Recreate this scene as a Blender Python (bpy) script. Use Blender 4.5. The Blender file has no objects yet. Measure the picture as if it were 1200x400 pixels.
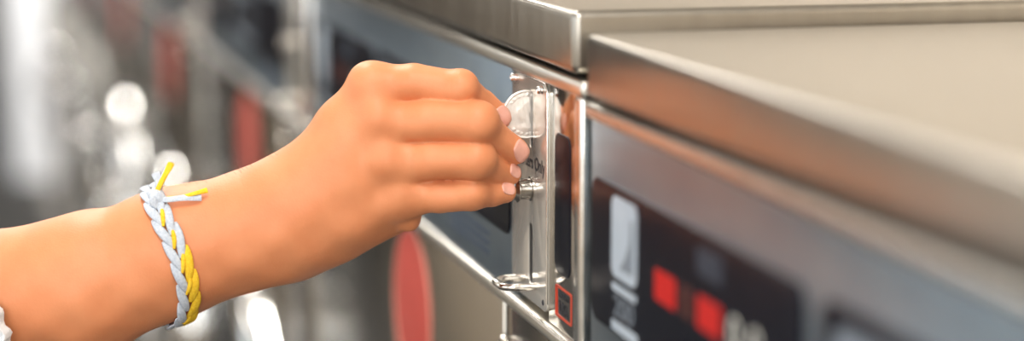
import bpy, bmesh, math, random
import numpy as np
from mathutils import Vector, Matrix
random.seed(7)
PI = math.pi
SC = bpy.context.scene
COL = SC.collection

# ------------------------------------------------------------------ camera model
# World: X runs along the row of washers (towards the right of the photo), Y into the washers,
# Z up.  The coin slot of the washer being paid is at (0, 0, Z0).
Z0 = 0.95
F = 2400.0
R = np.array([[0.26548659, 0.15849946, -0.95099674],
              [0.96411455, -0.04364573, 0.26187436],
              [0.0, -0.98639392, -0.16439899]])
CAM = np.array([0.97180009, -0.27774178, 1.09043783])
DEPTH = 1.02

def arm_point(px, py, w=0.0):
    """a point of the arm, given by direction and by distance w in front of the coin's plane"""
    d = np.array([(px - 600) / F, (py - 200) / F, 1.0])
    return CAM + R @ d * (DEPTH - w)
ORG = arm_point(600, 200, 0)
AU, AV, AW = R[:, 0], -R[:, 1], -R[:, 2]          # right, up, towards the viewer
ABASE = np.stack([AU, AV, AW])                    # world -> arm frame
def A(px, py, w=0.0):
    return ABASE @ (arm_point(px, py, w) - ORG)   # arm-frame coordinates (metres)

# ------------------------------------------------------------------ materials
def lin(c):
    return tuple(((v / 255) / 12.92 if v / 255 <= 0.04045 else ((v / 255 + 0.055) / 1.055) ** 2.4) for v in c)

def new_mat(name):
    m = bpy.data.materials.new(name); m.use_nodes = True
    nt = m.node_tree
    return m, nt, nt.nodes['Principled BSDF'], nt.nodes.new, nt.links.new

def noise_color(nt, bsdf, c1, c2, scale=(8, 8, 8), nscale=4, detail=5, lo=0.35, hi=0.65):
    N, L = nt.nodes.new, nt.links.new
    tc = N('ShaderNodeTexCoord'); mp = N('ShaderNodeMapping'); mp.inputs['Scale'].default_value = scale
    nz = N('ShaderNodeTexNoise'); nz.inputs['Scale'].default_value = nscale; nz.inputs['Detail'].default_value = detail
    cr = N('ShaderNodeValToRGB')
    cr.color_ramp.elements[0].position = lo; cr.color_ramp.elements[0].color = (*c1, 1)
    cr.color_ramp.elements[1].position = hi; cr.color_ramp.elements[1].color = (*c2, 1)
    L(tc.outputs['Object'], mp.inputs['Vector']); L(mp.outputs[0], nz.inputs['Vector'])
    L(nz.outputs['Fac'], cr.inputs[0]); L(cr.outputs[0], bsdf.inputs['Base Color'])
    return nz, cr

def plain(name, c1, c2=None, rough=0.5, metal=0.0, coat=0.0, nscale=20, bump=0.0, spec=0.5):
    m, nt, b, N, L = new_mat(name)
    c2 = c2 or tuple(v * 0.9 for v in c1)
    nz, cr = noise_color(nt, b, c1, c2, (1, 1, 1), nscale)
    b.inputs['Roughness'].default_value = rough; b.inputs['Metallic'].default_value = metal
    b.inputs['Coat Weight'].default_value = coat; b.inputs['Specular IOR Level'].default_value = spec
    if bump:
        bp = N('ShaderNodeBump'); bp.inputs['Strength'].default_value = bump; bp.inputs['Distance'].default_value = 0.001
        L(nz.outputs['Fac'], bp.inputs['Height']); L(bp.outputs[0], b.inputs['Normal'])
    return m

def steel(name, col, rough=0.3, stretch=(300, 300, 6), amt=0.12, bump=0.02, spread=0.08):
    """brushed stainless: streaks of roughness and tone along one direction"""
    m, nt, b, N, L = new_mat(name)
    nz, cr = noise_color(nt, b, tuple(v * (1 - amt) for v in col), tuple(min(1, v * (1 + amt)) for v in col), stretch, 1.0, 6, 0.3, 0.7)
    b.inputs['Metallic'].default_value = 1.0
    mr = N('ShaderNodeMapRange'); mr.inputs['To Min'].default_value = max(0.02, rough - spread); mr.inputs['To Max'].default_value = rough + spread
    mr.inputs['From Min'].default_value = 0.3; mr.inputs['From Max'].default_value = 0.7
    L(nz.outputs['Fac'], mr.inputs['Value']); L(mr.outputs[0], b.inputs['Roughness'])
    if bump:
        bp = N('ShaderNodeBump'); bp.inputs['Strength'].default_value = bump; bp.inputs['Distance'].default_value = 0.0004
        L(nz.outputs['Fac'], bp.inputs['Height']); L(bp.outputs[0], b.inputs['Normal'])
    return m

def emis(name, col, strength):
    m, nt, b, N, L = new_mat(name)
    b.inputs['Base Color'].default_value = (*[v * 0.3 for v in col], 1)
    b.inputs['Emission Color'].default_value = (*col, 1); b.inputs['Emission Strength'].default_value = strength
    return m

M = {}
M['lid'] = steel('brushed_steel_lid', (0.39, 0.36, 0.315), 0.30, (120, 120, 5), 0.04, 0.0, 0.025)
M['trim'] = steel('satin_steel_trim', (0.72, 0.69, 0.63), 0.30, (4, 200, 200), 0.06, 0.01)
M['front'] = steel('grey_steel_front', (0.37, 0.345, 0.305), 0.19, (5, 5, 5), 0.12, 0.01, 0.04)
M['plate'] = steel('polished_steel_plate', (0.78, 0.74, 0.67), 0.15, (40, 40, 40), 0.06, 0.0, 0.02)
M['plate'].node_tree.nodes['Principled BSDF'].inputs['Metallic'].default_value = 0.6
M['strip'] = steel('polished_steel_strip', (0.62, 0.58, 0.53), 0.13, (60, 60, 60), 0.05, 0.0, 0.03)
M['chrome'] = steel('chrome', (0.82, 0.81, 0.79), 0.10, (60, 60, 60), 0.06, 0.0, 0.04)
M['knob'] = steel('turned_button_steel', (0.46, 0.43, 0.39), 0.2, (160, 160, 160), 0.16, 0.0, 0.05)
M['dim_glint'] = steel('dull_door_steel', (0.34, 0.33, 0.31), 0.5, (60, 60, 60), 0.06, 0.0, 0.04)  # ring steel darkened to hold down the far glints
M['wire'] = steel('worn_wire_steel', (0.74, 0.70, 0.64), 0.16, (160, 160, 160), 0.16, 0.0, 0.06)
M['edge'] = steel('bright_edge_steel', (0.86, 0.85, 0.82), 0.22, (90, 90, 90), 0.05, 0.0, 0.05)
M['film'] = plain('blue_grey_panel_film', lin((114, 128, 140)), lin((124, 138, 148)), 0.28, 0.58, 0.0, 30)
M['navy'] = plain('dark_navy_display', lin((10, 14, 26)), lin((14, 18, 30)), 0.30, 0.0, 0.0, 30, 0, 0.14)
M['black'] = plain('black_slot_shade', (0.006, 0.006, 0.007), (0.01, 0.01, 0.01), 0.6)
M['dkred'] = plain('unlit_red_window', (0.05, 0.008, 0.008), (0.06, 0.01, 0.01), 0.3)
M['ink'] = plain('dark_ink', (0.02, 0.02, 0.025), (0.03, 0.03, 0.035), 0.6)
M['blueink'] = plain('slate_blue_ink', lin((60, 74, 96)), lin((70, 84, 104)), 0.5)
M['whiteprint'] = plain('white_print', lin((186, 196, 206)), lin((170, 182, 194)), 0.5)
M['greyprint'] = plain('grey_print', lin((130, 138, 148)), lin((118, 128, 138)), 0.5)
M['dimprint'] = plain('dim_blue_print', lin((40, 52, 68)), lin((36, 46, 60)), 0.5)
M['paleled'] = plain('pale_window', lin((225, 222, 210)), lin((210, 208, 200)), 0.4)
M['led'] = emis('lit_red_display', (1.0, 0.004, 0.001), 0.28)
M['redink'] = plain('red_ink', lin((205, 70, 40)), lin((195, 62, 38)), 0.5)
M['sticker'] = plain('red_sticker', lin((214, 86, 74)), lin((206, 78, 66)), 0.42, 0, 0, 60)
M['stickeredge'] = plain('pale_red_sticker_edge', lin((232, 170, 150)), lin((226, 160, 140)), 0.5)
M['rubber'] = plain('black_rubber', (0.02, 0.02, 0.02), (0.03, 0.03, 0.03), 0.7)
M['doorglass'] = plain('dark_door_glass', (0.015, 0.016, 0.018), (0.02, 0.02, 0.022), 0.05, 0, 0.6)
M['enamel'] = plain('white_enamel', (0.80, 0.80, 0.79), (0.76, 0.76, 0.76), 0.25)
M['nail'] = plain('fingernail', lin((238, 178, 158)), lin((232, 168, 148)), 0.30, 0, 0.25, 200)
M['grey_cloth'] = plain('pale_blue_grey_cotton', lin((206, 211, 219)), lin((184, 192, 204)), 0.85, 0, 0, 900, 0.4, 0.2)
M['yellow_cloth'] = plain('yellow_cotton', lin((248, 206, 62)), lin((236, 184, 40)), 0.85, 0, 0, 900, 0.4, 0.2)
M['knit'] = plain('white_knit_wool', (0.86, 0.87, 0.88), (0.78, 0.80, 0.82), 0.95, 0, 0, 700, 0.6, 0.1)
M['silver'] = steel('worn_coin_silver', (0.88, 0.85, 0.80), 0.42, (260, 260, 260), 0.05, 0.02, 0.06)
M['silver'].node_tree.nodes['Principled BSDF'].inputs['Metallic'].default_value = 0.78
M['wall'] = plain('warm_white_paint', (0.88, 0.78, 0.66), (0.84, 0.745, 0.63), 0.8, 0, 0, 6, 0.1)
M['greywall'] = plain('grey_paint', (0.24, 0.225, 0.205), (0.22, 0.207, 0.19), 0.8, 0, 0, 6, 0.1)
M['ceil'] = plain('white_ceiling', (0.75, 0.74, 0.72), (0.70, 0.69, 0.67), 0.9, 0, 0, 30, 0.1)
M['white'] = plain('white_gloss_paint', (0.90, 0.91, 0.93), (0.87, 0.88, 0.90), 0.45, 0, 0, 8)
M['lamp'] = emis('lamp_diffuser', (1.0, 0.97, 0.92), 6.0)
M['daylight'] = emis('sky_outside', (0.82, 0.92, 1.0), 2.0)
M['dusk'] = emis('shaded_yard_outside', (0.80, 0.90, 1.0), 0.30)
M['hair'] = plain('brown_arm_hair', lin((120, 84, 60)), lin((96, 66, 48)), 0.5)

def floor_mat():
    m, nt, b, N, L = new_mat('grey_floor_tiles')
    tc = N('ShaderNodeTexCoord'); br = N('ShaderNodeTexBrick')
    br.offset = 0; br.inputs['Scale'].default_value = 1.0
    br.inputs['Brick Width'].default_value = 0.4; br.inputs['Row Height'].default_value = 0.4; br.inputs['Mortar Size'].default_value = 0.004
    br.inputs['Color1'].default_value = (0.22, 0.20, 0.175, 1); br.inputs['Color2'].default_value = (0.205, 0.187, 0.163, 1); br.inputs['Mortar'].default_value = (0.04, 0.035, 0.03, 1)
    L(tc.outputs['Object'], br.inputs['Vector']); L(br.outputs['Color'], b.inputs['Base Color']); b.inputs['Roughness'].default_value = 0.35
    return m
M['floor'] = floor_mat()

def skin_mat():
    m, nt, b, N, L = new_mat('tanned_skin')
    nz, cr = noise_color(nt, b, lin((226, 147, 101)), lin((219, 137, 91)), (1, 1, 1), 55, 6, 0.3, 0.7)
    tc = N('ShaderNodeTexCoord')
    vo = N('ShaderNodeTexVoronoi'); vo.inputs['Scale'].default_value = 900; vo.feature = 'F1'
    n2 = N('ShaderNodeTexNoise'); n2.inputs['Scale'].default_value = 420; n2.inputs['Detail'].default_value = 4
    L(tc.outputs['Object'], vo.inputs['Vector']); L(tc.outputs['Object'], n2.inputs['Vector'])
    ad = N('ShaderNodeMath'); ad.operation = 'ADD'; L(vo.outputs['Distance'], ad.inputs[0]); L(n2.outputs['Fac'], ad.inputs[1])
    bp = N('ShaderNodeBump'); bp.inputs['Strength'].default_value = 0.12; bp.inputs['Distance'].default_value = 0.0004
    L(ad.outputs[0], bp.inputs['Height']); L(bp.outputs[0], b.inputs['Normal'])
    b.inputs['Roughness'].default_value = 0.5
    b.inputs['Subsurface Weight'].default_value = 0.12
    b.inputs['Subsurface Radius'].default_value = (0.0035, 0.0014, 0.0008); b.inputs['Subsurface Scale'].default_value = 1.0
    b.inputs['Specular IOR Level'].default_value = 0.4
    return m
M['skin'] = skin_mat()

# ------------------------------------------------------------------ object helpers
def tag(o, label=None, cat=None, group=None, kind=None):
    if label: o['label'] = label
    if cat: o['category'] = cat
    if group: o['group'] = group
    if kind: o['kind'] = kind
    return o

def empty(name, loc):
    o = bpy.data.objects.new(name, None); COL.objects.link(o); o.location = loc; o.empty_display_size = 0.05
    return o

def link(name, me, mat, parent=None, smooth=True):
    if isinstance(mat, str): mat = M[mat]
    me.materials.clear(); me.materials.append(mat)
    if smooth:
        for p in me.polygons: p.use_smooth = True
    o = bpy.data.objects.new(name, me); COL.objects.link(o)
    if parent is not None: o.parent = parent
    return o

def from_bm(name, bm, mat, parent=None, smooth=True, angle=40):
    bmesh.ops.recalc_face_normals(bm, faces=bm.faces[:])
    if smooth:
        for e in bm.edges:
            if len(e.link_faces) == 2 and e.calc_face_angle(0) > math.radians(angle): e.smooth = False
    me = bpy.data.meshes.new(name); bm.to_mesh(me); bm.free()
    return link(name, me, mat, parent, smooth)

def add_box(bm, lo, hi, bevel=0.0, seg=2):
    r = bmesh.ops.create_cube(bm, size=1.0)
    vs = r['verts']
    for v in vs:
        v.co = Vector([lo[i] + (v.co[i] + 0.5) * (hi[i] - lo[i]) for i in range(3)])
    if bevel > 0:
        es = list({e for v in vs for e in v.link_edges})
        bmesh.ops.bevel(bm, geom=es, offset=bevel, segments=seg, affect='EDGES', profile=0.5)

def box(name, lo, hi, mat, parent=None, bevel=0.0, seg=3):
    bm = bmesh.new(); add_box(bm, lo, hi, bevel, seg)
    return from_bm(name, bm, mat, parent, bevel > 0, 30)

def add_lathe(bm, prof, center, axis, n=48):
    """prof: (distance along axis, radius)"""
    ax = Vector(axis).normalized(); s = ax.orthogonal().normalized(); t = ax.cross(s); c = Vector(center)
    rings = []
    for d, r in prof:
        if r < 1e-7: rings.append([bm.verts.new(c + ax * d)])
        else: rings.append([bm.verts.new(c + ax * d + (s * math.cos(2 * PI * k / n) + t * math.sin(2 * PI * k / n)) * r) for k in range(n)])
    for a, b in zip(rings, rings[1:]):
        for k in range(n):
            k2 = (k + 1) % n
            if len(a) == 1 and len(b) == 1: continue
            if len(a) == 1: bm.faces.new((a[0], b[k], b[k2]))
            elif len(b) == 1: bm.faces.new((a[k], a[k2], b[0]))
            else: bm.faces.new((a[k], a[k2], b[k2], b[k]))

def lathe(name, prof, center, axis, mat, parent=None, n=48, angle=40):
    bm = bmesh.new(); add_lathe(bm, prof, center, axis, n)
    return from_bm(name, bm, mat, parent, True, angle)

def add_tube(bm, pts, radii, n=12, closed=False, flat=None, caps=True):
    pts = [Vector(p) for p in pts]; m = len(pts)
    if not isinstance(radii, (list, tuple)): radii = [radii] * m
    prev = None; rings = []
    for i, p in enumerate(pts):
        if closed: t = pts[(i + 1) % m] - pts[i - 1]
        else: t = pts[min(i + 1, m - 1)] - pts[max(i - 1, 0)]
        t.normalize()
        if prev is None: s = t.orthogonal().normalized()
        else: s = (prev - t * prev.dot(t)).normalized()
        prev = s; b = t.cross(s)
        rings.append([bm.verts.new(p + (s * math.cos(2 * PI * k / n) + b * math.sin(2 * PI * k / n)) * radii[i]) for k in range(n)])
    rr = rings + ([rings[0]] if closed else [])
    for a, b in zip(rr, rr[1:]):
        for k in range(n): bm.faces.new((a[k], a[(k + 1) % n], b[(k + 1) % n], b[k]))
    if not closed and caps:
        bm.faces.new(rings[0][::-1]); bm.faces.new(rings[-1])

def tube(name, pts, radii, mat, parent=None, n=12, closed=False):
    bm = bmesh.new(); add_tube(bm, pts, radii, n, closed)
    return from_bm(name, bm, mat, parent)

def rrect(x0, x1, z0, z1, r, n=8):
    r = min(r, (x1 - x0) / 2 - 1e-5, (z1 - z0) / 2 - 1e-5); pts = []
    for cx, cz, a0 in ((x1 - r, z1 - r, 0), (x0 + r, z1 - r, 90), (x0 + r, z0 + r, 180), (x1 - r, z0 + r, 270)):
        for k in range(n + 1):
            a = math.radians(a0 + 90 * k / n); pts.append((cx + r * math.cos(a), cz + r * math.sin(a)))
    return pts

def slab(name, outlines, y_front, y_back, mat, parent=None, bevel=0.0):
    """a plate in the X-Z plane; outlines[0] is the edge, the others are holes cut through it"""
    cu = bpy.data.curves.new(name, 'CURVE'); cu.dimensions = '2D'; cu.fill_mode = 'BOTH'
    for pl in outlines:
        sp = cu.splines.new('POLY'); sp.points.add(len(pl) - 1); sp.use_cyclic_u = True
        for q, p in zip(sp.points, pl): q.co = (p[0], p[1], 0, 1)
    cu.extrude = abs(y_back - y_front) / 2 - bevel; cu.bevel_depth = bevel; cu.bevel_resolution = 3; cu.offset = -bevel
    ob = bpy.data.objects.new(name, cu); COL.objects.link(ob)
    dg = bpy.context.evaluated_depsgraph_get(); dg.update()
    me = bpy.data.meshes.new_from_object(ob.evaluated_get(dg))
    bpy.data.objects.remove(ob); bpy.data.curves.remove(cu)
    yc = (y_front + y_back) / 2
    me.transform(Matrix(((1, 0, 0, 0), (0, 0, -1, yc), (0, 1, 0, 0), (0, 0, 0, 1))))
    me.name = name
    bm = bmesh.new(); bm.from_mesh(me); bmesh.ops.remove_doubles(bm, verts=bm.verts[:], dist=1e-7); bpy.data.meshes.remove(me)
    return from_bm(name, bm, mat, parent, True, 35)

def text(name, s, x, z, y, size, mat, parent, align='CENTER', extrude=0.00008, sx=1.0, bold=0.0):
    cu = bpy.data.curves.new(name, 'FONT'); cu.body = s; cu.size = size; cu.align_x = align; cu.extrude = extrude; cu.offset = bold
    ob = bpy.data.objects.new(name, cu); COL.objects.link(ob)
    dg = bpy.context.evaluated_depsgraph_get(); dg.update()
    me = bpy.data.meshes.new_from_object(ob.evaluated_get(dg))
    bpy.data.objects.remove(ob); bpy.data.curves.remove(cu)
    me.transform(Matrix(((sx, 0, 0, x), (0, 0, -1, y), (0, 1, 0, z), (0, 0, 0, 1)))); me.name = name
    return link(name, me, mat, parent, False)

def copy_tree(o, parent=None):
    c = o.copy(); COL.objects.link(c)
    if parent is not None: c.parent = parent
    for ch in list(o.children):
        copy_tree(ch, c)
    return c

# ------------------------------------------------------------------ the room
def struct(name, lo, hi, mat, bevel=0.0):
    return tag(box(name, lo, hi, mat, None, bevel), kind='structure')
XL, XR, YB, YF, ZC = -8.2, 3.2, 0.95, -3.4, 2.7
struct('floor', (XL, YF, -0.1), (XR, YB, 0.0), 'floor')
struct('ceiling', (XL, YF, ZC), (XR, YB, ZC + 0.1), 'ceil')
struct('wall_back', (XL, YB, 0.0), (XR, YB + 0.1, ZC), 'wall')

def dark_mat_helper():  # mat added to darken what the far washer fronts reflect
    bm = bmesh.new(); add_box(bm, (-8.1, -1.50, 0.0), (1.2, -0.02, 0.012), 0.004)
    for k in range(76): add_box(bm, (-8.0 + k * 0.12, -1.45, 0.010), (-7.92 + k * 0.12, -0.07, 0.0145), 0.001, 1)
    return from_bm('floor_mat', bm, 'rubber', None, True, 30)
tag(dark_mat_helper(), 'added black ribbed rubber mat that darkens reflections in the washers', 'added floor mat')

def wall_with_opening(name, axis, pos, thick, a0, a1, o0, o1, z0, z1, mat):
    bm = bmesh.new()
    def b(p0, p1, q0, q1):
        if axis == 'x': add_box(bm, (pos, p0, q0), (pos + thick, p1, q1))
        else: add_box(bm, (p0, pos, q0), (p1, pos + thick, q1))
    b(a0, o0, 0, ZC); b(o1, a1, 0, ZC); b(o0, o1, 0, z0); b(o0, o1, z1, ZC)
    return tag(from_bm(name, bm, mat, None, False), kind='structure')

def window(name, axis, pos, thick, o0, o1, z0, z1, outside='daylight'):
    root = tag(empty(name, (pos, (o0 + o1) / 2, z0) if axis == 'x' else ((o0 + o1) / 2, pos, z0)), kind='structure')
    bm = bmesh.new(); t = 0.05
    def b(p0, p1, q0, q1, d0, d1):
        if axis == 'x': add_box(bm, (pos + d0, p0, q0), (pos + d1, p1, q1))
        else: add_box(bm, (p0, pos + d0, q0), (p1, pos + d1, q1))
    d0, d1 = thick * 0.2, thick * 0.8
    b(o0, o1, z0, z0 + t, d0, d1); b(o0, o1, z1 - t, z1, d0, d1); b(o0, o0 + t, z0, z1, d0, d1); b(o1 - t, o1, z0, z1, d0, d1)
    mid = (o0 + o1) / 2; b(mid - t / 2, mid + t / 2, z0, z1, d0, d1)
    fr = from_bm('window_frame', bm, 'white', None, False); fr.parent = root; fr.matrix_parent_inverse = Matrix.Translation(root.location).inverted()
    bm = bmesh.new(); e0, e1 = (thick * 0.45, thick * 0.55)
    if axis == 'x': add_box(bm, (pos + e0, o0, z0), (pos + e1, o1, z1))
    else: add_box(bm, (o0, pos + e0, z0), (o1, pos + e1, z1))
    g = from_bm('pane', bm, outside, None, False); g.parent = root; g.matrix_parent_inverse = Matrix.Translation(root.location).inverted()
    return root

struct('wall_left', (XL - 0.1, YF, 0.0), (XL, YB, ZC), 'greywall')
M['dark_helper'] = plain('dark_helper_brown', (0.035, 0.024, 0.016), (0.05, 0.034, 0.022), 0.5, 0, 0, 12)  # brown of the added dark trim and door
struct('dark_trim_helper', (XL, YF + 0.001, 0.0), (XL + 0.02, -1.46, 1.35), 'dark_helper', 0.003)  # dark wainscot added to darken reflections in the lid fronts
dr = tag(empty('door_1', (XL, -0.75, 0)), kind='structure')  # dark door added so the far washers reflect less light
box('door_leaf', (0.0, -0.62, 0.0), (0.045, 0.62, 2.1), 'dark_helper', dr, 0.004)
bm = bmesh.new(); add_box(bm, (0, -0.70, 0), (0.06, -0.625, 2.18), 0.004); add_box(bm, (0, 0.625, 0), (0.06, 0.70, 2.18), 0.004); add_box(bm, (0, -0.625, 2.105), (0.06, 0.625, 2.18), 0.004)
from_bm('door_frame', bm, 'dark_helper', dr)
wall_with_opening('wall_front', 'y', YF - 0.1, 0.1, -2.4, XR, -1.2, 2.4, 0.8, 2.5, M['wall'])
wall_with_opening('wall_front_left', 'y', YF - 0.1, 0.1, XL, -2.4, -4.8, -3.0, 0.8, 2.5, M['wall'])
window('added_window', 'y', YF - 0.1, 0.1, -4.8, -3.0, 0.8, 2.5)  # added window, put in to light the white column
window('window_2', 'y', YF - 0.1, 0.1, -1.2, 2.4, 0.8, 2.5)
wall_with_opening('wall_right', 'x', XR, 0.1, YF, YB, -2.9, -0.5, 0.9, 2.5, M['wall'])
window('window_1', 'x', XR, 0.1, -2.9, -0.5, 0.9, 2.5)
# white painted end column of the row, seen as the pale upright band at the far left
bm = bmesh.new(); add_box(bm, (-5.62, -0.100, 0), (-5.50, 0.060, ZC), 0.006); tag(from_bm('trim_1', bm, 'white', None, True, 30), kind='structure')
box_end = struct('wall_end', (-5.60, 0.060, 0), (-5.50, YB, ZC), 'wall')

def area(name, loc, rot, sx, sy, power, col=(1, 1, 1)):
    l = bpy.data.lights.new(name, 'AREA'); l.shape = 'RECTANGLE'; l.size = sx; l.size_y = sy; l.energy = power; l.color = col
    o = bpy.data.objects.new(name, l); COL.objects.link(o); o.location = loc; o.rotation_euler = rot
    return o
# ceiling fittings (a housing with a lit diffuser), some of them added, and the windows' daylight
def ceiling_light(x, y, label, power=24):
    root = tag(empty('ceiling_light', (x, y, ZC)), label, 'ceiling light', 'fluorescent ceiling lights')
    box('housing', (-0.62, -0.16, -0.05), (0.62, 0.16, 0.0), 'white', root, 0.008)
    box('diffuser', (-0.59, -0.13, -0.062), (0.59, 0.13, -0.0495), 'lamp', root, 0.004)
    area('ceiling_lamp', (x, y, ZC - 0.07), (0, 0, 0), 1.2, 0.26, power, (1.0, 0.96, 0.90))
for x, y, l, pw in ((1.3, -0.35, 'long ceiling light above the nearest washer', 34), (-1.4, -0.35, 'long ceiling light above the middle of the washer row', 42),
                (-4.5, -0.45, 'long ceiling light above the far end of the washer row', 60),
                (-5.9, -2.3, 'added long ceiling light at the far left, brightening reflections', 14), (-3.4, -2.3, 'added long ceiling light in front of the row, brightening reflections', 14)):  # last two lights are added to brighten what the coin plate reflects
    ceiling_light(x, y, l, pw)
# a made-up ceiling spotlight, added to brighten the white column
sp_at, sp_to = Vector((-4.15, -0.75, ZC - 0.16)), Vector((-5.50, -0.03, 0.75))
sd = (sp_to - sp_at).normalized()
spot = tag(empty('added_spotlight', tuple(sp_at)), 'added small ceiling spotlight that brightens the white column', 'spotlight')
lathe('lamp_shade', [(-0.09, 0.0), (-0.09, 0.035), (0.03, 0.055), (0.028, 0.051), (-0.06, 0.033), (-0.06, 0.0)], (0, 0, 0), tuple(sd), 'white', spot, 32)
tube('stem', [(0, 0, 0.04), (0, 0, 0.16)], 0.010, 'white', spot)
l_ = bpy.data.lights.new('added_spot_lamp', 'SPOT'); l_.energy = 330; l_.spot_size = math.radians(26); l_.spot_blend = 0.5; l_.shadow_soft_size = 0.03; l_.color = (0.95, 0.97, 1.0)
o_l = bpy.data.objects.new('added_spot_lamp', l_); COL.objects.link(o_l); o_l.location = sp_at + sd * 0.04; o_l.rotation_euler = sd.to_track_quat('-Z', 'Y').to_euler()
area('daylight_front', (0.6, YF + 0.06, 1.65), (math.radians(90), 0, PI), 3.4, 1.6, 14, (0.97, 0.98, 1.0))
area('daylight_front', (-3.9, YF + 0.06, 1.65), (math.radians(90), 0, PI), 1.7, 1.6, 14, (0.90, 0.95, 1.0))  # lamp of the added window, brightens the column
area('daylight_right', (XR - 0.06, -1.7, 1.7), (math.radians(90), 0, PI / 2), 2.3, 1.5, 45, (1.0, 0.98, 0.95))

# ------------------------------------------------------------------ a coin washer
def z(v): return Z0 + v
def make_washer():
    root = empty('washing_machine', (0, 0, 0))
    XA, XB = -0.634, 0.0865
    # cabinet: body behind the fascia
    box('cabinet', (XA + 0.002, 0.006, 0.07), (XB, 0.640, z(0.0285)), 'front', root, 0.003)
    # steel top cover
    bm = bmesh.new(); add_box(bm, (-0.6275, -0.005, z(0.0300)), (0.0850, 0.648, z(0.0592)), 0.0042, 5)
    from_bm('lid', bm, 'lid', root, True, 50)
    # long trim bar under the lid
    bm = bmesh.new(); add_box(bm, (XA, -0.0035, z(0.0198)), (0.0935, 0.012, z(0.0276)), 0.0026, 4)
    from_bm('top_trim', bm, 'trim', root, True, 50)
    # control panel: thin film face
    bm = bmesh.new(); add_box(bm, (XA + 0.001, 0.0, z(-0.0985)), (-0.0352, 0.008, z(0.0200)), 0.0006, 2)
    panel = from_bm('control_panel', bm, 'film', root, True, 30)
    # bright vertical end flanges
    bm = bmesh.new(); add_box(bm, (0.0775, -0.0020, z(-0.1100)), (0.0885, 0.014, z(0.0198)), 0.0019, 4); from_bm('end_flange', bm, 'edge', root, True, 50)
    # bottom lip
    bm = bmesh.new(); add_box(bm, (XA + 0.001, -0.0030, z(-0.1062)), (0.0773, 0.012, z(-0.0987)), 0.0026, 4); from_bm('bottom_lip', bm, 'trim', root, True, 50)
    # polished end strip with dark window and sticker
    bm = bmesh.new(); add_box(bm, (0.0312, 0.0, z(-0.0985)), (0.0773, 0.008, z(0.0196)), 0.0006, 2); strip = from_bm('end_panel', bm, 'strip', root, True, 30)
    slab('dark_window', [rrect(0.0425, 0.0675, z(-0.070), z(-0.002), 0.006)], -0.0006, 0.0004, 'navy', strip, 0.0002)
    st = slab('label', [rrect(0.0430, 0.0695, z(-0.0920), z(-0.0765), 0.0012), rrect(0.0441, 0.0684, z(-0.0910), z(-0.0775), 0.0008)[::-1]], -0.0003, 0.0002, 'redink', root)
    text('lettering', 'MADE IN', 0.05625, z(-0.0816), -0.0002, 0.0042, M['ink'], st, bold=0.0001)
    text('lettering', 'USA', 0.05625, z(-0.0895), -0.0002, 0.0082, M['ink'], st, bold=0.0003)
    # displays
    d1 = slab('display', [rrect(-0.6290, -0.3900, z(-0.0705), z(-0.0050), 0.008)], -0.0012, 0.0004, 'navy', root, 0.0004)
    yy = -0.0014
    pic = slab('emblem', [rrect(-0.5995, -0.5655, z(-0.0450), z(-0.0090), 0.005)], yy, 0, 'whiteprint', d1)
    slab('emblem_shade', [[(-0.5870, z(-0.0400)), (-0.5700, z(-0.0400)), (-0.5700, z(-0.0160)), (-0.5730, z(-0.0160)), (-0.5745, z(-0.0260)), (-0.5800, z(-0.0340))]], yy - 0.0001, 0, 'greyprint', d1)
    slab('emblem_line', [rrect(-0.5985, -0.5660, z(-0.0512), z(-0.0478), 0.001)], yy, 0, 'whiteprint', d1)
    text('number', '200', -0.5822, z(-0.0620), yy, 0.0132, M['greyprint'], d1, sx=1.45)
    slab('emblem_bar', [rrect(-0.5985, -0.5640, z(-0.0690), z(-0.0645), 0.001)], yy, 0, 'whiteprint', d1)
    slab('lit_digit', [rrect(-0.5420, -0.5170, z(-0.0430), z(-0.0300), 0.0015)], yy, 0, 'dkred', d1)
    slab('unlit_digit', [rrect(-0.5130, -0.4960, z(-0.0430), z(-0.0300), 0.0015)], yy, 0, 'dkred', d1)
    slab('lit_digit', [rrect(-0.4920, -0.4670, z(-0.0430), z(-0.0300), 0.0015)], yy, 0, 'dkred', d1)
    text('price_digit', '0', -0.4530, z(-0.0430), yy, 0.0185, M['paleled'], d1, sx=1.3)
    text('price_digit', '0', -0.4330, z(-0.0430), yy, 0.0185, M['paleled'], d1, sx=1.3)
    slab('status_window', [rrect(-0.4930, -0.4660, z(-0.0220), z(-0.0110), 0.001)], yy, 0, 'dimprint', d1)
    d2 = slab('instruction_panel', [rrect(-0.3760, -0.0385, z(-0.0690), z(-0.0050), 0.008)], -0.0012, 0.0004, 'navy', root, 0.0004)
    slab('instruction_card', [rrect(-0.3640, -0.2300, z(-0.0620), z(-0.0120), 0.006), rrect(-0.3560, -0.2380, z(-0.0540), z(-0.0190), 0.004)[::-1]], yy, 0, 'greyprint', d2)
    for r in range(3):                                    # worn fine print under the panel (not legible in the photo)
        bmx = bmesh.new(); x = -0.176
        while x < -0.085:
            w = random.uniform(0.003, 0.008); add_box(bmx, (x, -0.0003, z(-0.0775 - 0.0052 * r)), (x + w, 0.0004, z(-0.0750 - 0.0052 * r))); x += w + 0.0018
        from_bm('fine_print', bmx, 'blueink', panel, False)
    # coin plate with its two slots cut through it
    slot = rrect(-0.0013, 0.0040, z(-0.0160), z(0.0120), 0.0010, 4)
    chute = rrect(-0.0040, 0.0040, z(-0.0855), z(-0.0545), 0.0038, 6)
    plate = slab('coin_plate', [rrect(-0.0342, 0.0305, z(-0.0945), z(0.0192), 0.0055), slot[::-1], chute[::-1]], -0.0006, 0.0060, 'plate', root, 0.0002)
    box('slot_shade_fill', (-0.0016, 0.0002, z(-0.0163)), (0.0043, 0.0066, z(0.0125)), 'black', plate)  # black inserts fill both slots, standing in for the shade inside
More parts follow.
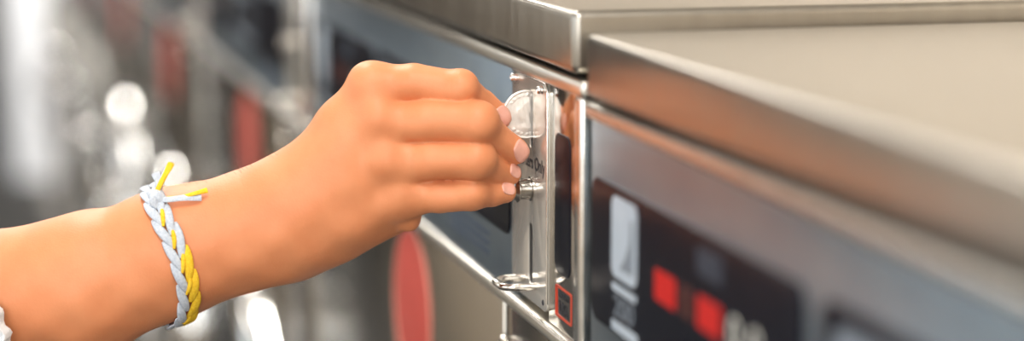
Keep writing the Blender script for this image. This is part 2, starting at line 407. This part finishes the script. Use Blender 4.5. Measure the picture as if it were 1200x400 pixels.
    box('slot_shade_fill', (-0.0042, 0.0002, z(-0.0857)), (0.0042, 0.0066, z(-0.0550)), 'black', plate)
    bm = bmesh.new()                                      # bright bent edge on the plate's right side
    add_tube(bm, [(0.0303, -0.0007, z(-0.090)), (0.0303, -0.0007, z(-0.04)), (0.0303, -0.0007, z(0.013)), (0.0298, -0.0007, z(0.0158)), (0.0284, -0.0007, z(0.0180)), (0.0258, -0.0007, z(0.0190)), (0.0, -0.0007, z(0.0190)), (-0.0330, -0.0006, z(0.0190))], 0.00055, 8)
    from_bm('plate_rim', bm, 'edge', plate)
    text('lettering', 'Quarters Only', -0.0015, z(-0.0262), -0.00063, 0.0092, M['ink'], plate, sx=0.98, extrude=0.00005, bold=0.00022)
    for sx_, sz_ in ((-0.0268, 0.0158), (0.0215, 0.0152), (0.0235, -0.0905)):
        s = lathe('screw', [(0.0, 0.0021), (0.0012, 0.0021), (0.0014, 0.0019), (0.0022, 0.00205), (0.0028, 0.0017), (0.0030, 0.0011), (0.0024, 0.0009), (0.0024, 0.0)] if sz_ > 0 else [(0, 0.0015), (0.0005, 0.0014), (0.0007, 0.0008), (0.0003, 0.0006), (0.0003, 0)], (sx_, -0.0005, z(sz_)), (0, -1, 0), 'chrome' if sz_ > 0 else 'ink', plate, 20, 50)
    knob = lathe('coin_return_button', [(0.0, 0.0062), (0.0006, 0.0062), (0.0008, 0.0054), (0.0062, 0.0054), (0.0065, 0.0058), (0.0069, 0.0066), (0.0075, 0.0067), (0.0079, 0.0062), (0.0086, 0.0051), (0.0095, 0.0030), (0.0098, 0.0)], (0.0012, -0.0006, z(-0.0370)), (0, -1, 0), 'knob', plate, 40, 35)
    tube('button_collar', [(0.0012 + 0.0056 * math.cos(a), -0.0009, z(-0.0370) + 0.0056 * math.sin(a)) for a in np.linspace(0, 2 * PI, 40, endpoint=False)], 0.0005, 'ink', plate, 6, True)
    pts = [(-0.0108, 0.004, z(-0.0850)), (-0.0108, -0.009, z(-0.0850))]
    for k in range(13):
        a = PI - PI * k / 12
        cx, rr_ = (-0.0038, 0.0070)
        if k > 6: cx = 0.0038
        pts.append((cx + rr_ * math.cos(a), -0.0105 - rr_ * math.sin(a), z(-0.0850)))
    pts += [(0.0108, -0.009, z(-0.0850)), (0.0108, 0.004, z(-0.0850))]
    tube('coin_return_handle', pts, 0.0019, 'wire', plate, 14)
    # lower front
    front = box('front_panel', (XA + 0.004, 0.0005, 0.12), (-0.0565, 0.012, z(-0.1065)), 'front', root, 0.0012, 2)
    service = box('service_door', (-0.0410, 0.0005, 0.12), (0.0860, 0.012, z(-0.1065)), 'front', root, 0.0012, 2)
    box('hinge_post', (-0.0558, 0.0012, 0.12), (-0.0417, 0.012, z(-0.1065)), 'front', root, 0.0008, 2)
    lathe('latch_knob', [(0, 0.0042), (0.003, 0.0042), (0.004, 0.0034), (0.0046, 0.0)], (-0.0500, 0.0012, z(-0.1290)), (0, -1, 0), 'wire', service, 20)
    disc = lathe('round_sticker', [(0, 0.0525), (0.0006, 0.0525), (0.0007, 0.0520), (0.0007, 0.0)], (-0.2775, 0.0006, z(-0.1620)), (0, -1, 0), 'sticker', root, 64)
    bm = bmesh.new(); add_tube(bm, [(-0.2775 + 0.0518 * math.cos(a), -0.0002, z(-0.1620) + 0.0518 * math.sin(a)) for a in np.linspace(0, 2 * PI, 72, endpoint=False)], 0.0008, 6, True)
    from_bm('sticker_edge', bm, 'stickeredge', disc)
    # round porthole door: chrome ring, dark domed glass, hinge, latch handle
    dc = (-0.2775, 0.0005, z(-0.505))
    door = lathe('door', [(0.024 * math.sin(a * PI / 12), 0.188 + 0.026 * math.cos(a * PI / 12)) for a in range(13)], dc, (0, -1, 0), 'chrome', root, 96, 60)
    lathe('door_glass', [(0.002, 0.164), (0.005, 0.156), (0.010, 0.140), (0.018, 0.110), (0.023, 0.060), (0.025, 0.0)], dc, (0, -1, 0), 'doorglass', door, 64, 60)
    bm = bmesh.new(); add_box(bm, (-0.515, -0.035, z(-0.56)), (-0.475, 0.0, z(-0.45)), 0.008, 3); from_bm('hinge', bm, 'chrome', door)
    tube('door_handle', [(-0.0720, -0.012, z(-0.575)), (-0.0720, -0.045, z(-0.570)), (-0.0700, -0.058, z(-0.545)), (-0.0700, -0.060, z(-0.505)), (-0.0700, -0.058, z(-0.465)), (-0.0720, -0.045, z(-0.440)), (-0.0720, -0.012, z(-0.435))], 0.0085, 'chrome', door, 14)
    box('kick_plate', (XA + 0.01, 0.02, 0.045), (XB - 0.006, 0.035, 0.118), 'rubber', root, 0.002)
    for fx in (XA + 0.05, XB - 0.05):
        for fy in (0.07, 0.58):
            o = lathe('foot', [(0, 0), (0, 0.012), (-0.045, 0.012), (-0.05, 0.024), (-0.072, 0.024), (-0.072, 0)], (0, 0, 0), (0, 0, 1), 'rubber', root, 24)
            o.location = (fx, fy, 0.072)
    return root

PITCH = 0.731
washer = make_washer()
G = 'coin washers in the row'
tag(washer, 'stainless coin washer being paid, quarter held in its slot, in sharp focus', 'washing machine', G)
near = copy_tree(washer); near.location = (PITCH + 0.001, 0, -0.008)
for ch in near.children:
    if ch.name.startswith('foot'): ch.scale.z = (0.072 - 0.008) / 0.072
def descend(o):
    for c in o.children:
        yield c
        yield from descend(c)
for c in descend(near):                                    # only the nearest washer shows lit digits
    if c.name.startswith('lit_digit'): c.material_slots[0].link = 'OBJECT'; c.material_slots[0].material = M['led']
near['label'] = 'nearest stainless washer at right, blurred, black display with glowing red digits'
far = ['first blurred washer left of the one being paid, red sticker above the wrist',
       'second blurred washer left of the one being paid, next beyond the wrist',
       'third blurred washer left of the one being paid',
       'fourth blurred washer left of the one being paid',
       'second last washer before the white column at far left',
       'last washer in the row, beside the white column at far left']
for k, l in enumerate(far):
    o = copy_tree(washer); o.location = (-PITCH * (k + 1), 0, 0); o['label'] = l
    if k > 2:                                              # far door rings made darker and rougher to dim their glints
        for c in descend(o):
            if c.name.startswith('door') and c.name.split('.')[0] == 'door': c.material_slots[0].link = 'OBJECT'; c.material_slots[0].material = M['dim_glint']

# ------------------------------------------------------------------ coin in the slot
def make_coin():
    bm = bmesh.new(); nr, na = 40, 144; rad = 0.01213; th = 0.00080
    blobs = [(-0.05, 0.25, 0.36, 0.40, 1.0), (-0.22, 0.02, 0.20, 0.22, 0.8), (0.05, -0.28, 0.24, 0.30, 0.9), (0.1, -0.55, 0.42, 0.16, 0.8), (0.16, 0.38, 0.26, 0.26, 0.7), (-0.34, 0.14, 0.08, 0.10, 0.6)]
    def h(r, a):
        y_, z_ = r * math.cos(a), r * math.sin(a); v = 0.0
        if r < 0.84:
            for by, bz, sy, sz, k in blobs: v += k * math.exp(-((y_ - by) / sy) ** 2 - ((z_ - bz) / sz) ** 2)
            v = 0.00032 * min(v, 1.1) + 0.00006 * math.sin(31 * y_ + 9 * z_) * math.exp(-3 * r * r)
        if 0.76 < r < 0.90 and int((a * 180 / PI) / 7) % 2 == 0 and (0.5 < a < 2.6 or 3.9 < a < 5.4): v += 0.00014
        if r > 0.93: v = 0.00026
        if r > 0.985: v = 0.00010
        return v
    for sgn in (1, -1):
        ctr = bm.verts.new((sgn * (th + h(0, 0)), 0, 0)); prev = None
        for i in range(1, nr + 1):
            r = i / nr; ring = []
            for k in range(na):
                a = 2 * PI * k / na
                ring.append(bm.verts.new((sgn * (th + h(r, a)), rad * r * math.cos(a), rad * r * math.sin(a))))
            for k in range(na):
                k2 = (k + 1) % na
                if prev is None: bm.faces.new((ctr, ring[k], ring[k2]))
                else: bm.faces.new((prev[k], ring[k], ring[k2], prev[k2]))
            prev = ring
        if sgn == 1: rim1 = prev
    for k in range(na): bm.faces.new((rim1[k], rim1[(k + 1) % na], prev[(k + 1) % na], prev[k]))
    o = from_bm('coin', bm, 'silver', None, True, 50)
    o.location = (0.0, -0.0028, z(0.0005))
    return tag(o, 'silver quarter coin pinched by the fingers, half pushed into the slot', 'coin')
coin = make_coin()

# ------------------------------------------------------------------ arm and hand: one continuous surface
def cone(p, a, b, ra, rb):
    ba = b - a; l2 = ba @ ba
    t = np.clip(((p - a) @ ba) / l2, 0, 1)
    return np.linalg.norm(p - a - t[:, None] * ba, axis=1) - (ra + (rb - ra) * t)
def smin(a, b, k):
    h_ = np.maximum(k - np.abs(a - b), 0) / k
    return np.minimum(a, b) - h_ * h_ * k * 0.25
def chain(p, pts, k=0.003):
    d = None
    for (a, ra), (b, rb) in zip(pts, pts[1:]):
        c = cone(p, a, b, ra, rb); d = c if d is None else smin(d, c, k)
    return d
mm = 0.001
def J(px, py, w, r): return (A(px, py, w * mm), r * mm)
FINGERS = {
 'index':  [J(437, 100, 18, 9.8), J(485, 98.5, 22, 9.7), J(537, 103, 25, 8.9), J(564, 122, 11, 7.5), J(585, 137, 7.5, 6.2)],
 'middle': [J(452, 143, 19, 10.2), J(500, 141, 25, 10.6), J(558, 143, 29, 10.4), J(581, 163, 17, 8.0), J(604, 178, 9, 6.7)],
 'ring':   [J(464, 189, 17, 9.8), J(505, 187, 22, 10.2), J(556, 187, 26, 9.9), J(578, 199, 14, 7.4), J(598, 203, 6.5, 5.6)],
 'pinky':  [J(477, 229, 12, 9.0), J(515, 229, 16, 8.6), J(553, 227, 19, 8.2), J(576, 226, 12, 6.9), J(591, 225, 8, 5.6)],
}
META = {
 'index': [J(352, 222, 6, 14.5), J(400, 152, 12, 13.2), J(437, 101, 16, 11.5)],
 'middle': [J(352, 236, 9, 15), J(400, 186, 15, 13.5), J(452, 145, 17, 11.5)],
 'ring': [J(356, 254, 8, 15), J(410, 218, 13, 13), J(464, 190, 15, 11)],
 'pinky': [J(360, 266, 4, 13.5), J(415, 250, 9, 12.5), J(477, 230, 10, 9.5)],
}
FORE1 = [J(-300, 366, -30, 33), J(-60, 346, -6, 29), J(100, 322, 0, 27), J(200, 285, 2, 24.5), J(262, 268, 2, 21), (J(305, 250, 2, 19.5)), J(352, 224, 3, 15.5)]
FORE2 = [J(-300, 412, -30, 33), J(-60, 384, -8, 29), J(100, 346, -3, 27), J(200, 311, 0, 23), J(262, 290, 0, 20), J(305, 282, 0, 18), J(358, 268, 0, 15)]
HYPO = [J(352, 277, -2, 14), J(410, 257, -6, 14.5), J(462, 246, -6, 11.5)]
PALM = [[J(352, 232, -8, 15), J(440, 130, -4, 11)], [J(355, 250, -8, 15), J(455, 185, -5, 11)], [J(358, 270, -8, 14), J(468, 225, -4, 10)]]
THUMB = [J(360, 225, -14, 15), J(440, 165, -24, 12.5), J(520, 140, -26, 10), J(560, 135, -18, 8.5), J(598, 140, -9.0, 7.0)]
KNUCKLES = [J(436, 99, 22, 7.6), J(444, 140, 24.2, 8.2), J(456, 187, 21.6, 8.0), J(471, 228, 15.2, 7.4)]
PIPS = [J(540, 103, 26.5, 7.2), J(562, 142, 31, 8.6), J(561, 186, 28, 7.8), J(555, 226, 20, 6.8)]
BUMP = J(481, 262, 4, 3.2)
TENDON = [[J(385, 190, 25.5, 1.2), J(440, 106, 26.5, 1.6)], [J(395, 205, 27, 1.2), J(448, 146, 27.5, 1.6)]]

def body_sdf(p):
    d = None
    for k_ in ('index', 'middle', 'ring', 'pinky'):
        c = chain(p, META[k_], 0.006); d = c if d is None else smin(d, c, 0.007)
    for q in PALM: d = smin(d, chain(p, q), 0.012)
    d = smin(d, chain(p, HYPO, 0.008), 0.012)
    fa = smin(chain(p, FORE1, 0.012), chain(p, FORE2, 0.012), 0.020)
    d = smin(d, fa, 0.022)
    for kn in KNUCKLES: d = smin(d, np.linalg.norm(p - kn[0], axis=1) - kn[1], 0.010)
    d = smin(d, chain(p, THUMB, 0.006), 0.010)
    d = smin(d, np.linalg.norm(p - BUMP[0], axis=1) - BUMP[1], 0.006)
    fs = []
    for i, k_ in enumerate(('index', 'middle', 'ring', 'pinky')):
        f = chain(p, FINGERS[k_], 0.0012)
        f = smin(f, np.linalg.norm(p - PIPS[i][0], axis=1) - PIPS[i][1], 0.005)
        # skin folds over the middle joint
        c0 = FINGERS[k_][2][0]; ax = FINGERS[k_][2][0] - FINGERS[k_][0][0]; ax = ax / np.linalg.norm(ax)
        q = p - c0; t = q @ ax; rr_ = np.linalg.norm(q, axis=1)
        f = f + 0.00016 * np.exp(-(rr_ / 0.011) ** 2) * np.sin(t / 0.00042) * np.exp(-(t / 0.0035) ** 2)
        fs.append(smin(d, f, 0.0055))
    out = fs[0]
    for f in fs[1:]: out = smin(out, f, 0.0006)
    # faint unevenness of flesh
    out = out + 0.00035 * np.sin(p[:, 0] * 190 + 1.3) * np.sin(p[:, 1] * 230 + p[:, 2] * 120)
    return out

def surface(h_, lo, hi):
    n = np.ceil((hi - lo) / h_).astype(int) + 1
    xs, ys, zs = [lo[i] + h_ * np.arange(n[i]) for i in range(3)]
    # coarse pass first; only the cells near the skin are evaluated finely
    st = 5; nc = n // st + 2
    cx = [lo[i] + h_ * st * (np.arange(nc[i]) + 0.5) for i in range(3)]
    C_ = body_sdf(np.stack(np.meshgrid(*cx, indexing='ij'), -1).reshape(-1, 3)).reshape(tuple(nc))
    V = C_[np.ix_(*[np.arange(n[i]) // st for i in range(3)])].astype(np.float32)
    near_ = np.abs(V) < h_ * st * 1.3
    ii_ = np.stack(np.nonzero(near_), -1); vals = np.empty(len(ii_), np.float32)
    for q0 in range(0, len(ii_), 400000):
        vals[q0:q0 + 400000] = body_sdf(lo + h_ * ii_[q0:q0 + 400000])
    V[near_] = vals
    S = V < 0
    cs = n - 1
    cnt = np.zeros(tuple(cs), np.int16); pos = np.zeros(tuple(cs) + (3,), np.float32)
    def sl(o): return tuple(slice(o[k], o[k] + cs[k]) for k in range(3))
    for ax in range(3):
        o1, o2 = [k for k in range(3) if k != ax]
        for u in (0, 1):
            for v in (0, 1):
                a = [0, 0, 0]; a[o1] = u; a[o2] = v; b = list(a); b[ax] = 1
                Va, Vb = V[sl(a)], V[sl(b)]; m = S[sl(a)] != S[sl(b)]
                t = np.where(m, Va / np.where(m, Va - Vb, 1), 0)
                for k in range(3): pos[..., k] += np.where(m, a[k] + (t if k == ax else 0), 0)
                cnt += m
    act = cnt > 0; idx = -np.ones(tuple(cs), np.int64); idx[act] = np.arange(act.sum())
    base = np.stack(np.nonzero(act), -1)
    verts = lo + h_ * (base + pos[act] / cnt[act][:, None])
    quads = []
    for ax in range(3):
        o1, o2 = [(1, 2), (2, 0), (0, 1)][ax]
        e = [slice(None)] * 3; f_ = [slice(None)] * 3; e[ax] = slice(0, -1); f_[ax] = slice(1, None)
        m = S[tuple(e)] != S[tuple(f_)]
        ii = np.stack(np.nonzero(m), -1)
        ok = (ii[:, o1] > 0) & (ii[:, o2] > 0) & (ii[:, o1] < cs[o1]) & (ii[:, o2] < cs[o2]); ii = ii[ok]
        ins = S[tuple(ii.T)]
        def g(d1, d2):
            j = ii.copy(); j[:, o1] -= d1; j[:, o2] -= d2; return idx[tuple(j.T)]
        q = np.stack([g(1, 1), g(0, 1), g(0, 0), g(1, 0)], -1)
        q[~ins] = q[~ins][:, ::-1]; quads.append(q)
    return verts, np.concatenate(quads)

def grad(p, e=0.0003):
    g = np.stack([body_sdf(p + np.eye(3)[k] * e) - body_sdf(p - np.eye(3)[k] * e) for k in range(3)], -1)
    return g / np.maximum(np.linalg.norm(g, axis=1, keepdims=True), 1e-9)

lo = np.array([A(-300, 200)[0] - 0.045, -0.135, -0.085]); hi = np.array([0.012, 0.068, 0.050])
verts, quads = surface(0.0010, lo, hi)
for _ in range(2):
    d_ = body_sdf(verts); verts = verts - np.clip(d_, -0.001, 0.001)[:, None] * grad(verts)
ANCHOR = ORG + A(340, 250) @ ABASE
def to_world(p): return ORG + np.atleast_2d(p) @ ABASE
wv = to_world(verts) - ANCHOR
me = bpy.data.meshes.new('person'); me.from_pydata([tuple(v) for v in wv], [], [tuple(int(i) for i in q) for q in quads]); me.update()
person = link('person', me, 'skin'); person.location = ANCHOR
tag(person, 'person reaching in from the left with a bare tanned forearm, pinching the coin', 'person')
def person_mesh(name, pts_arm, faces, mat, parent=person):
    w_ = to_world(np.array(pts_arm)) - ANCHOR
    me_ = bpy.data.meshes.new(name); me_.from_pydata([tuple(v) for v in w_], [], faces); me_.update()
    bm_ = bmesh.new(); bm_.from_mesh(me_); bpy.data.meshes.remove(me_)
    return from_bm(name, bm_, mat, parent, True, 60)

def march(o, d, tmax=0.2):
    """first point of the skin along a ray"""
    o = np.atleast_2d(o).astype(float); d = np.atleast_2d(d); t = np.zeros(len(o))
    for _ in range(90): t = t + body_sdf(o + t[:, None] * d) * 0.8
    return o + t[:, None] * d

# fingernails: curved plates lying on the fingertips
def nail(center_px, tip_dir, length, width, normal, w):
    c = A(center_px[0], center_px[1], w * mm); nrm = np.array(normal, float); nrm /= np.linalg.norm(nrm)
    t = np.array([tip_dir[0], -tip_dir[1], tip_dir[2] if len(tip_dir) > 2 else 0.0], float); t -= nrm * (t @ nrm); t /= np.linalg.norm(t); s = np.cross(nrm, t)
    nu, nv = 15, 15; top = []
    for i in range(nu):
        u = -1 + 2 * i / (nu - 1)
        for j in range(nv):
            v = -1 + 2 * j / (nv - 1)
            # square -> rounded nail outline
            uu = u * math.sqrt(max(0, 1 - 0.42 * v * v)); vv = v * math.sqrt(max(0, 1 - 0.42 * u * u))
            top.append(c + t * uu * length / 2 + s * vv * width / 2 + nrm * 0.02)
    top = np.array(top); hit = march(top, np.tile(-nrm, (len(top), 1)))
    g = grad(hit); pts = []
    for k in range(len(hit)):
        i, j = divmod(k, nv); u = abs(-1 + 2 * i / (nu - 1)); v = abs(-1 + 2 * j / (nv - 1)); m_ = max(u, v)
        pts.append(hit[k] + g[k] * (0.00055 if m_ < 0.9 else (0.00035 if m_ < 0.99 else -0.0004)))
    faces = [(i * nv + j, i * nv + j + 1, (i + 1) * nv + j + 1, (i + 1) * nv + j) for i in range(nu - 1) for j in range(nv - 1)]
    return person_mesh('fingernail', pts, faces, 'nail')
nail((589, 136.5), (17, 21, -0.2), 0.0112, 0.0092, (0.62, 0.16, 1.0), 12)
nail((610, 177), (20, 16, -8), 0.0122, 0.0098, (0.72, 0.12, 1.0), 14)
nail((603, 200.5), (18, 6, -8), 0.0085, 0.0068, (0.75, 0.15, 1.0), 11)
nail((594, 222), (18, 0, -4), 0.0085, 0.0066, (0.55, 0.30, 1.0), 12)

# short knit sleeve end at the left border and the sleeve up the arm
def make_sleeve():
    pts, faces = [], []; n = 120; m = 60
    axis0 = A(-12, 370, -5 * mm); axis1 = A(-340, 396, -36 * mm)
    ax = (axis1 - axis0); L_ = np.linalg.norm(ax); ax /= L_
    s = np.array([0, 1.0, 0]); s -= ax * (s @ ax); s /= np.linalg.norm(s); b = np.cross(ax, s)
    rows = [(0.0, -0.0035), (0.0, 0.0), (0.0005, 0.0018)] + [(0.0005 + L_ * (k / m) ** 1.6, 0.0028) for k in range(1, m + 1)]
    for d_, off in rows:
        f = min(1, d_ / L_)
        for k in range(n):
            a = 2 * PI * k / n
            tilt = -0.012 * math.cos(a) - 0.024 * math.sin(a) + 0.0012 * math.sin(24 * a) if d_ < 0.02 else -0.012 * math.cos(a) * (1 - f) - 0.024 * math.sin(a) * (1 - f)
            ru = 0.0415 + 0.010 * f + off + 0.0007 * math.sin(40 * a) + 0.0009 * math.sin(d_ * 1400)
            rw = 0.0375 + 0.012 * f + off + 0.0007 * math.sin(40 * a) + 0.0009 * math.sin(d_ * 1400)
            pts.append(axis0 + ax * (d_ - tilt) + s * math.cos(a) * ru + b * math.sin(a) * rw)
    for r in range(len(rows) - 1):
        for k in range(n): faces.append((r * n + k, r * n + (k + 1) % n, (r + 1) * n + (k + 1) % n, (r + 1) * n + k))
    faces.append(tuple(range((len(rows) - 1) * n, len(rows) * n)))
    o = person_mesh('sleeve', pts, faces, 'knit'); tag(o, 'white knit sleeve end'); return o
make_sleeve()

# fine hairs on the upper edge of the forearm near the wrist
bm = bmesh.new()
for _ in range(70):
    px = random.uniform(215, 345); py = 150
    p0 = march(A(px, 120, random.uniform(-12, 14) * mm), np.array([0, -1.0, 0]))[0]
    g = grad(p0[None])[0]; d_ = g * 0.6 + np.array([-0.75, 0.1, random.uniform(-.3, .3)]); l_ = random.uniform(0.002, 0.0045)
    q = [p0 - g * 0.0003, p0 + d_ * l_ * 0.5 + g * 0.0003, p0 + d_ * l_ + np.array([-0.0006, 0, 0])]
    add_tube(bm, [Vector(v) for v in (to_world(np.array(q)) - ANCHOR)], [0.00006, 0.00005, 0.00002], 4)
tag(from_bm('arm_hair', bm, 'hair', person), kind='stuff')

# ------------------------------------------------------------------ braided bracelet
def catmull(P, n):
    P = np.array(P, float); P = np.vstack([2 * P[0] - P[1], P, 2 * P[-1] - P[-2]]); out = []
    for t in np.linspace(0, len(P) - 3 - 1e-6, n):
        i = int(t); f = t - i; p0, p1, p2, p3 = P[i:i + 4]
        out.append(0.5 * ((2 * p1) + (-p0 + p2) * f + (2 * p0 - 5 * p1 + 4 * p2 - p3) * f * f + (-p0 + 3 * p1 - 3 * p2 + p3) * f ** 3))
    return np.array(out)
front_px = [(181, 236), (187, 250), (196, 268), (206, 288), (213, 308), (219, 330), (221, 350), (218, 366), (214, 378), (211, 384)]
fp = catmull(front_px, 60)
o_ = np.array([A(x, y, 60 * mm) for x, y in fp])
d_ = np.array([A(x, y, 0) for x, y in fp]) - o_
front = march(o_, d_ / np.linalg.norm(d_, axis=1, keepdims=True))
front = np.where((np.abs(body_sdf(front)) < 0.001)[:, None], front, np.nan)
front = front[~np.isnan(front[:, 0])]
back_px = catmull([(184, 238), (178, 262), (180, 300), (188, 335), (198, 362), (207, 379)], 50)
o_ = np.array([A(x, y, -75 * mm) for x, y in back_px])
d_ = np.array([A(x, y, 0) for x, y in back_px]) - o_
back = march(o_, d_ / np.linalg.norm(d_, axis=1, keepdims=True))
back = back[(np.abs(body_sdf(back)) < 0.001)]
loop = np.vstack([front, back[::-1]])
# resample the loop evenly and push it out along the skin's normal
def resample(P, n, closed=True):
    Q = np.vstack([P, P[:1]]) if closed else P
    L_ = np.r_[0, np.cumsum(np.linalg.norm(np.diff(Q, axis=0), axis=1))]
    s = np.linspace(0, L_[-1], n, endpoint=not closed)
    return np.stack([np.interp(s, L_, Q[:, k]) for k in range(3)], -1), L_[-1]
loop, LEN = resample(loop, 240)
for _ in range(3): loop = (np.roll(loop, 1, 0) + loop + np.roll(loop, -1, 0)) / 3
for _ in range(3): loop = loop - body_sdf(loop)[:, None] * grad(loop)
LN = grad(loop); LT = np.roll(loop, -1, 0) - np.roll(loop, 1, 0); LT /= np.linalg.norm(LT, axis=1, keepdims=True); LS = np.cross(LT, LN)
if (LS[20] @ np.array([1.0, 0, 0])) < 0: LS = -LS          # +s points to the right of the band in the photo
B_ANCHOR = ORG + A(200, 300) @ ABASE
bracelet = tag(empty('bracelet', tuple(B_ANCHOR)), 'grey and yellow braided cotton bracelet knotted around the wrist', 'bracelet')
def b_mesh(name, bm_, mat):
    for v in bm_.verts: v.co = Vector(ORG + np.array(v.co) @ ABASE - B_ANCHOR)
    return from_bm(name, bm_, mat, bracelet, True, 70)
def on_band(s, side, up):
    i = (s / LEN) % 1.0 * len(loop); a = int(i) % len(loop); b = (a + 1) % len(loop); f = i - int(i)
    P_ = loop[a] * (1 - f) + loop[b] * f; n_ = LN[a] * (1 - f) + LN[b] * f; s_ = LS[a] * (1 - f) + LS[b] * f
    return P_ + s_ * side + n_ * up
def petal(bm_, s0, side, ln, wid, o0=0.0044, o1=0.0006, lift0=0.0004, lift1=0.0016):
    """one visible turn of a strand: it rises from the edge of the band and dives under at the middle"""
    n = 16; m = 12; rings = []
    for i in range(n + 1):
        t = i / n
        s = s0 + ln * t
        off = side * (o0 + (o1 - o0) * t ** 1.5)
        hw = wid * max(0.05, math.sin(PI * min(1, 0.10 + 0.80 * t)) ** 0.6); th = 0.0010 * max(0.15, math.sin(PI * (0.05 + 0.88 * t)) ** 0.5)
        up = 0.0007 + lift0 + (lift1 - lift0) * math.sin(PI * t * 0.75)
        ring = []
        for k in range(m):
            a = 2 * PI * k / m
            ring.append(bm_.verts.new(Vector(on_band(s + 0.30 * hw * math.cos(a), off + 0.95 * side * hw * math.cos(a), up + th * math.sin(a)))))
        rings.append(ring)
    for a_, b_ in zip(rings, rings[1:]):
        for k in range(m): bm_.faces.new((a_[k], a_[(k + 1) % m], b_[(k + 1) % m], b_[k]))
    bm_.faces.new(rings[0][::-1]); bm_.faces.new(rings[-1])
g_bm, y_bm = bmesh.new(), bmesh.new()
PT = 0.0112; npet = int(LEN / PT); PT = LEN / npet
for k in range(npet):
    s = k * PT
    petal(g_bm, s, -1, PT * 1.45, 0.0023)
    petal(g_bm if (k < 2 or k > npet - 4) else y_bm, s + PT * 0.5, 1, PT * 1.45, 0.0023)
    if k in (0, 1, 2, 3, 5, 7):                            # the yellow strand peeps out between the grey turns
        petal(y_bm, s + PT * 0.75, 1, PT * 0.75, 0.0012, 0.0018, -0.0012, 0.0016, 0.0020)
tag(b_mesh('grey_strand', g_bm, 'grey_cloth'), 'pale grey strand of the braid'); tag(b_mesh('yellow_strand', y_bm, 'yellow_cloth'), 'yellow strand of the braid')
def ribbon(name, pts_px, mat, w0=0.0024, th=0.0007, w_end=None):
    P_ = catmull([A(x, y, w * mm) for x, y, w in pts_px], 24); bm_ = bmesh.new(); rings = []
    nrm = np.array([0.15, 0.25, 1.0]); nrm /= np.linalg.norm(nrm)
    for i, p in enumerate(P_):
        t = P_[min(i + 1, len(P_) - 1)] - P_[max(i - 1, 0)]; t /= np.linalg.norm(t); s = np.cross(t, nrm); s /= np.linalg.norm(s); n_ = np.cross(s, t)
        f = i / (len(P_) - 1); w = w0 + ((w_end or w0) - w0) * f
        tw = 0.5 * math.sin(3 * f)
        s2 = s * math.cos(tw) + n_ * math.sin(tw); n2 = np.cross(s2, t)
        rings.append([bm_.verts.new(Vector(p + s2 * w * math.cos(2 * PI * k / 12) + n2 * th * math.sin(2 * PI * k / 12))) for k in range(12)])
    for a_, b_ in zip(rings, rings[1:]):
        for k in range(12): bm_.faces.new((a_[k], a_[(k + 1) % 12], b_[(k + 1) % 12], b_[k]))
    bm_.faces.new(rings[0][::-1]); bm_.faces.new(rings[-1])
    return b_mesh(name, bm_, mat)
wk = 22
ribbon('knot', [(172, 240, 12), (176, 229, 20), (184, 228, 25), (190, 236, 24), (184, 243, 22), (176, 238, 22)], 'grey_cloth', 0.0030, 0.0018)
ribbon('knot_loop', [(186, 228, 24), (180, 234, 27), (184, 241, 26), (192, 240, 22)], 'grey_cloth', 0.0024, 0.0014)
tag(ribbon('tail', [(180, 236, 22), (185, 222, 24), (193, 206, 24), (201, 191, 22)], 'yellow_cloth', 0.0013, 0.0006, 0.0017), 'yellow tail end pointing up')
tag(ribbon('tail', [(180, 234, 21), (186, 224, 22), (186, 213, 21), (182, 203, 19)], 'grey_cloth', 0.0016, 0.0007, 0.0022), 'grey tail end pointing up')
tag(ribbon('tail', [(186, 234, 24), (198, 234, 27), (215, 232, 27), (236, 231, 25)], 'grey_cloth', 0.0016, 0.0007, 0.0020), 'grey tail end lying to the right')
tag(ribbon('tail', [(196, 232, 24), (212, 231, 26), (228, 227, 26), (243, 223, 24)], 'yellow_cloth', 0.0008, 0.0006, 0.0014), 'yellow tail end lying to the right')
tag(ribbon('tail', [(180, 232, 18), (170, 234, 12), (161, 238, 4), (157, 240, 0)], 'yellow_cloth', 0.0022, 0.0008, 0.0018), 'yellow end tucked behind the knot')

# ------------------------------------------------------------------ world, camera, colour
wd = bpy.data.worlds.new('World'); SC.world = wd; wd.use_nodes = True
bg = wd.node_tree.nodes['Background']; bg.inputs[0].default_value = (0.8, 0.9, 1.0, 1); bg.inputs[1].default_value = 0.4

cd = bpy.data.cameras.new('camera'); cam = bpy.data.objects.new('camera', cd); COL.objects.link(cam)
cd.sensor_width = 36; cd.sensor_fit = 'HORIZONTAL'; cd.lens = F / 1200 * 36
cd.clip_start = 0.02; cd.clip_end = 60
cd.dof.use_dof = True; cd.dof.focus_distance = 1.005; cd.dof.aperture_fstop = 2.5
mw = Matrix.Identity(4)
for i in range(3):
    mw[i][0], mw[i][1], mw[i][2], mw[i][3] = R[i, 0], -R[i, 1], -R[i, 2], CAM[i]
cam.matrix_world = mw
SC.camera = cam
SC.view_settings.view_transform = 'Standard'; SC.view_settings.look = 'None'
SC.view_settings.gamma = 1; SC.view_settings.use_curve_mapping = False
SC.view_settings.exposure = -0.08
SC.cycles.use_denoising = True
SC.cycles.max_bounces = 8; SC.cycles.sample_clamp_indirect = 6
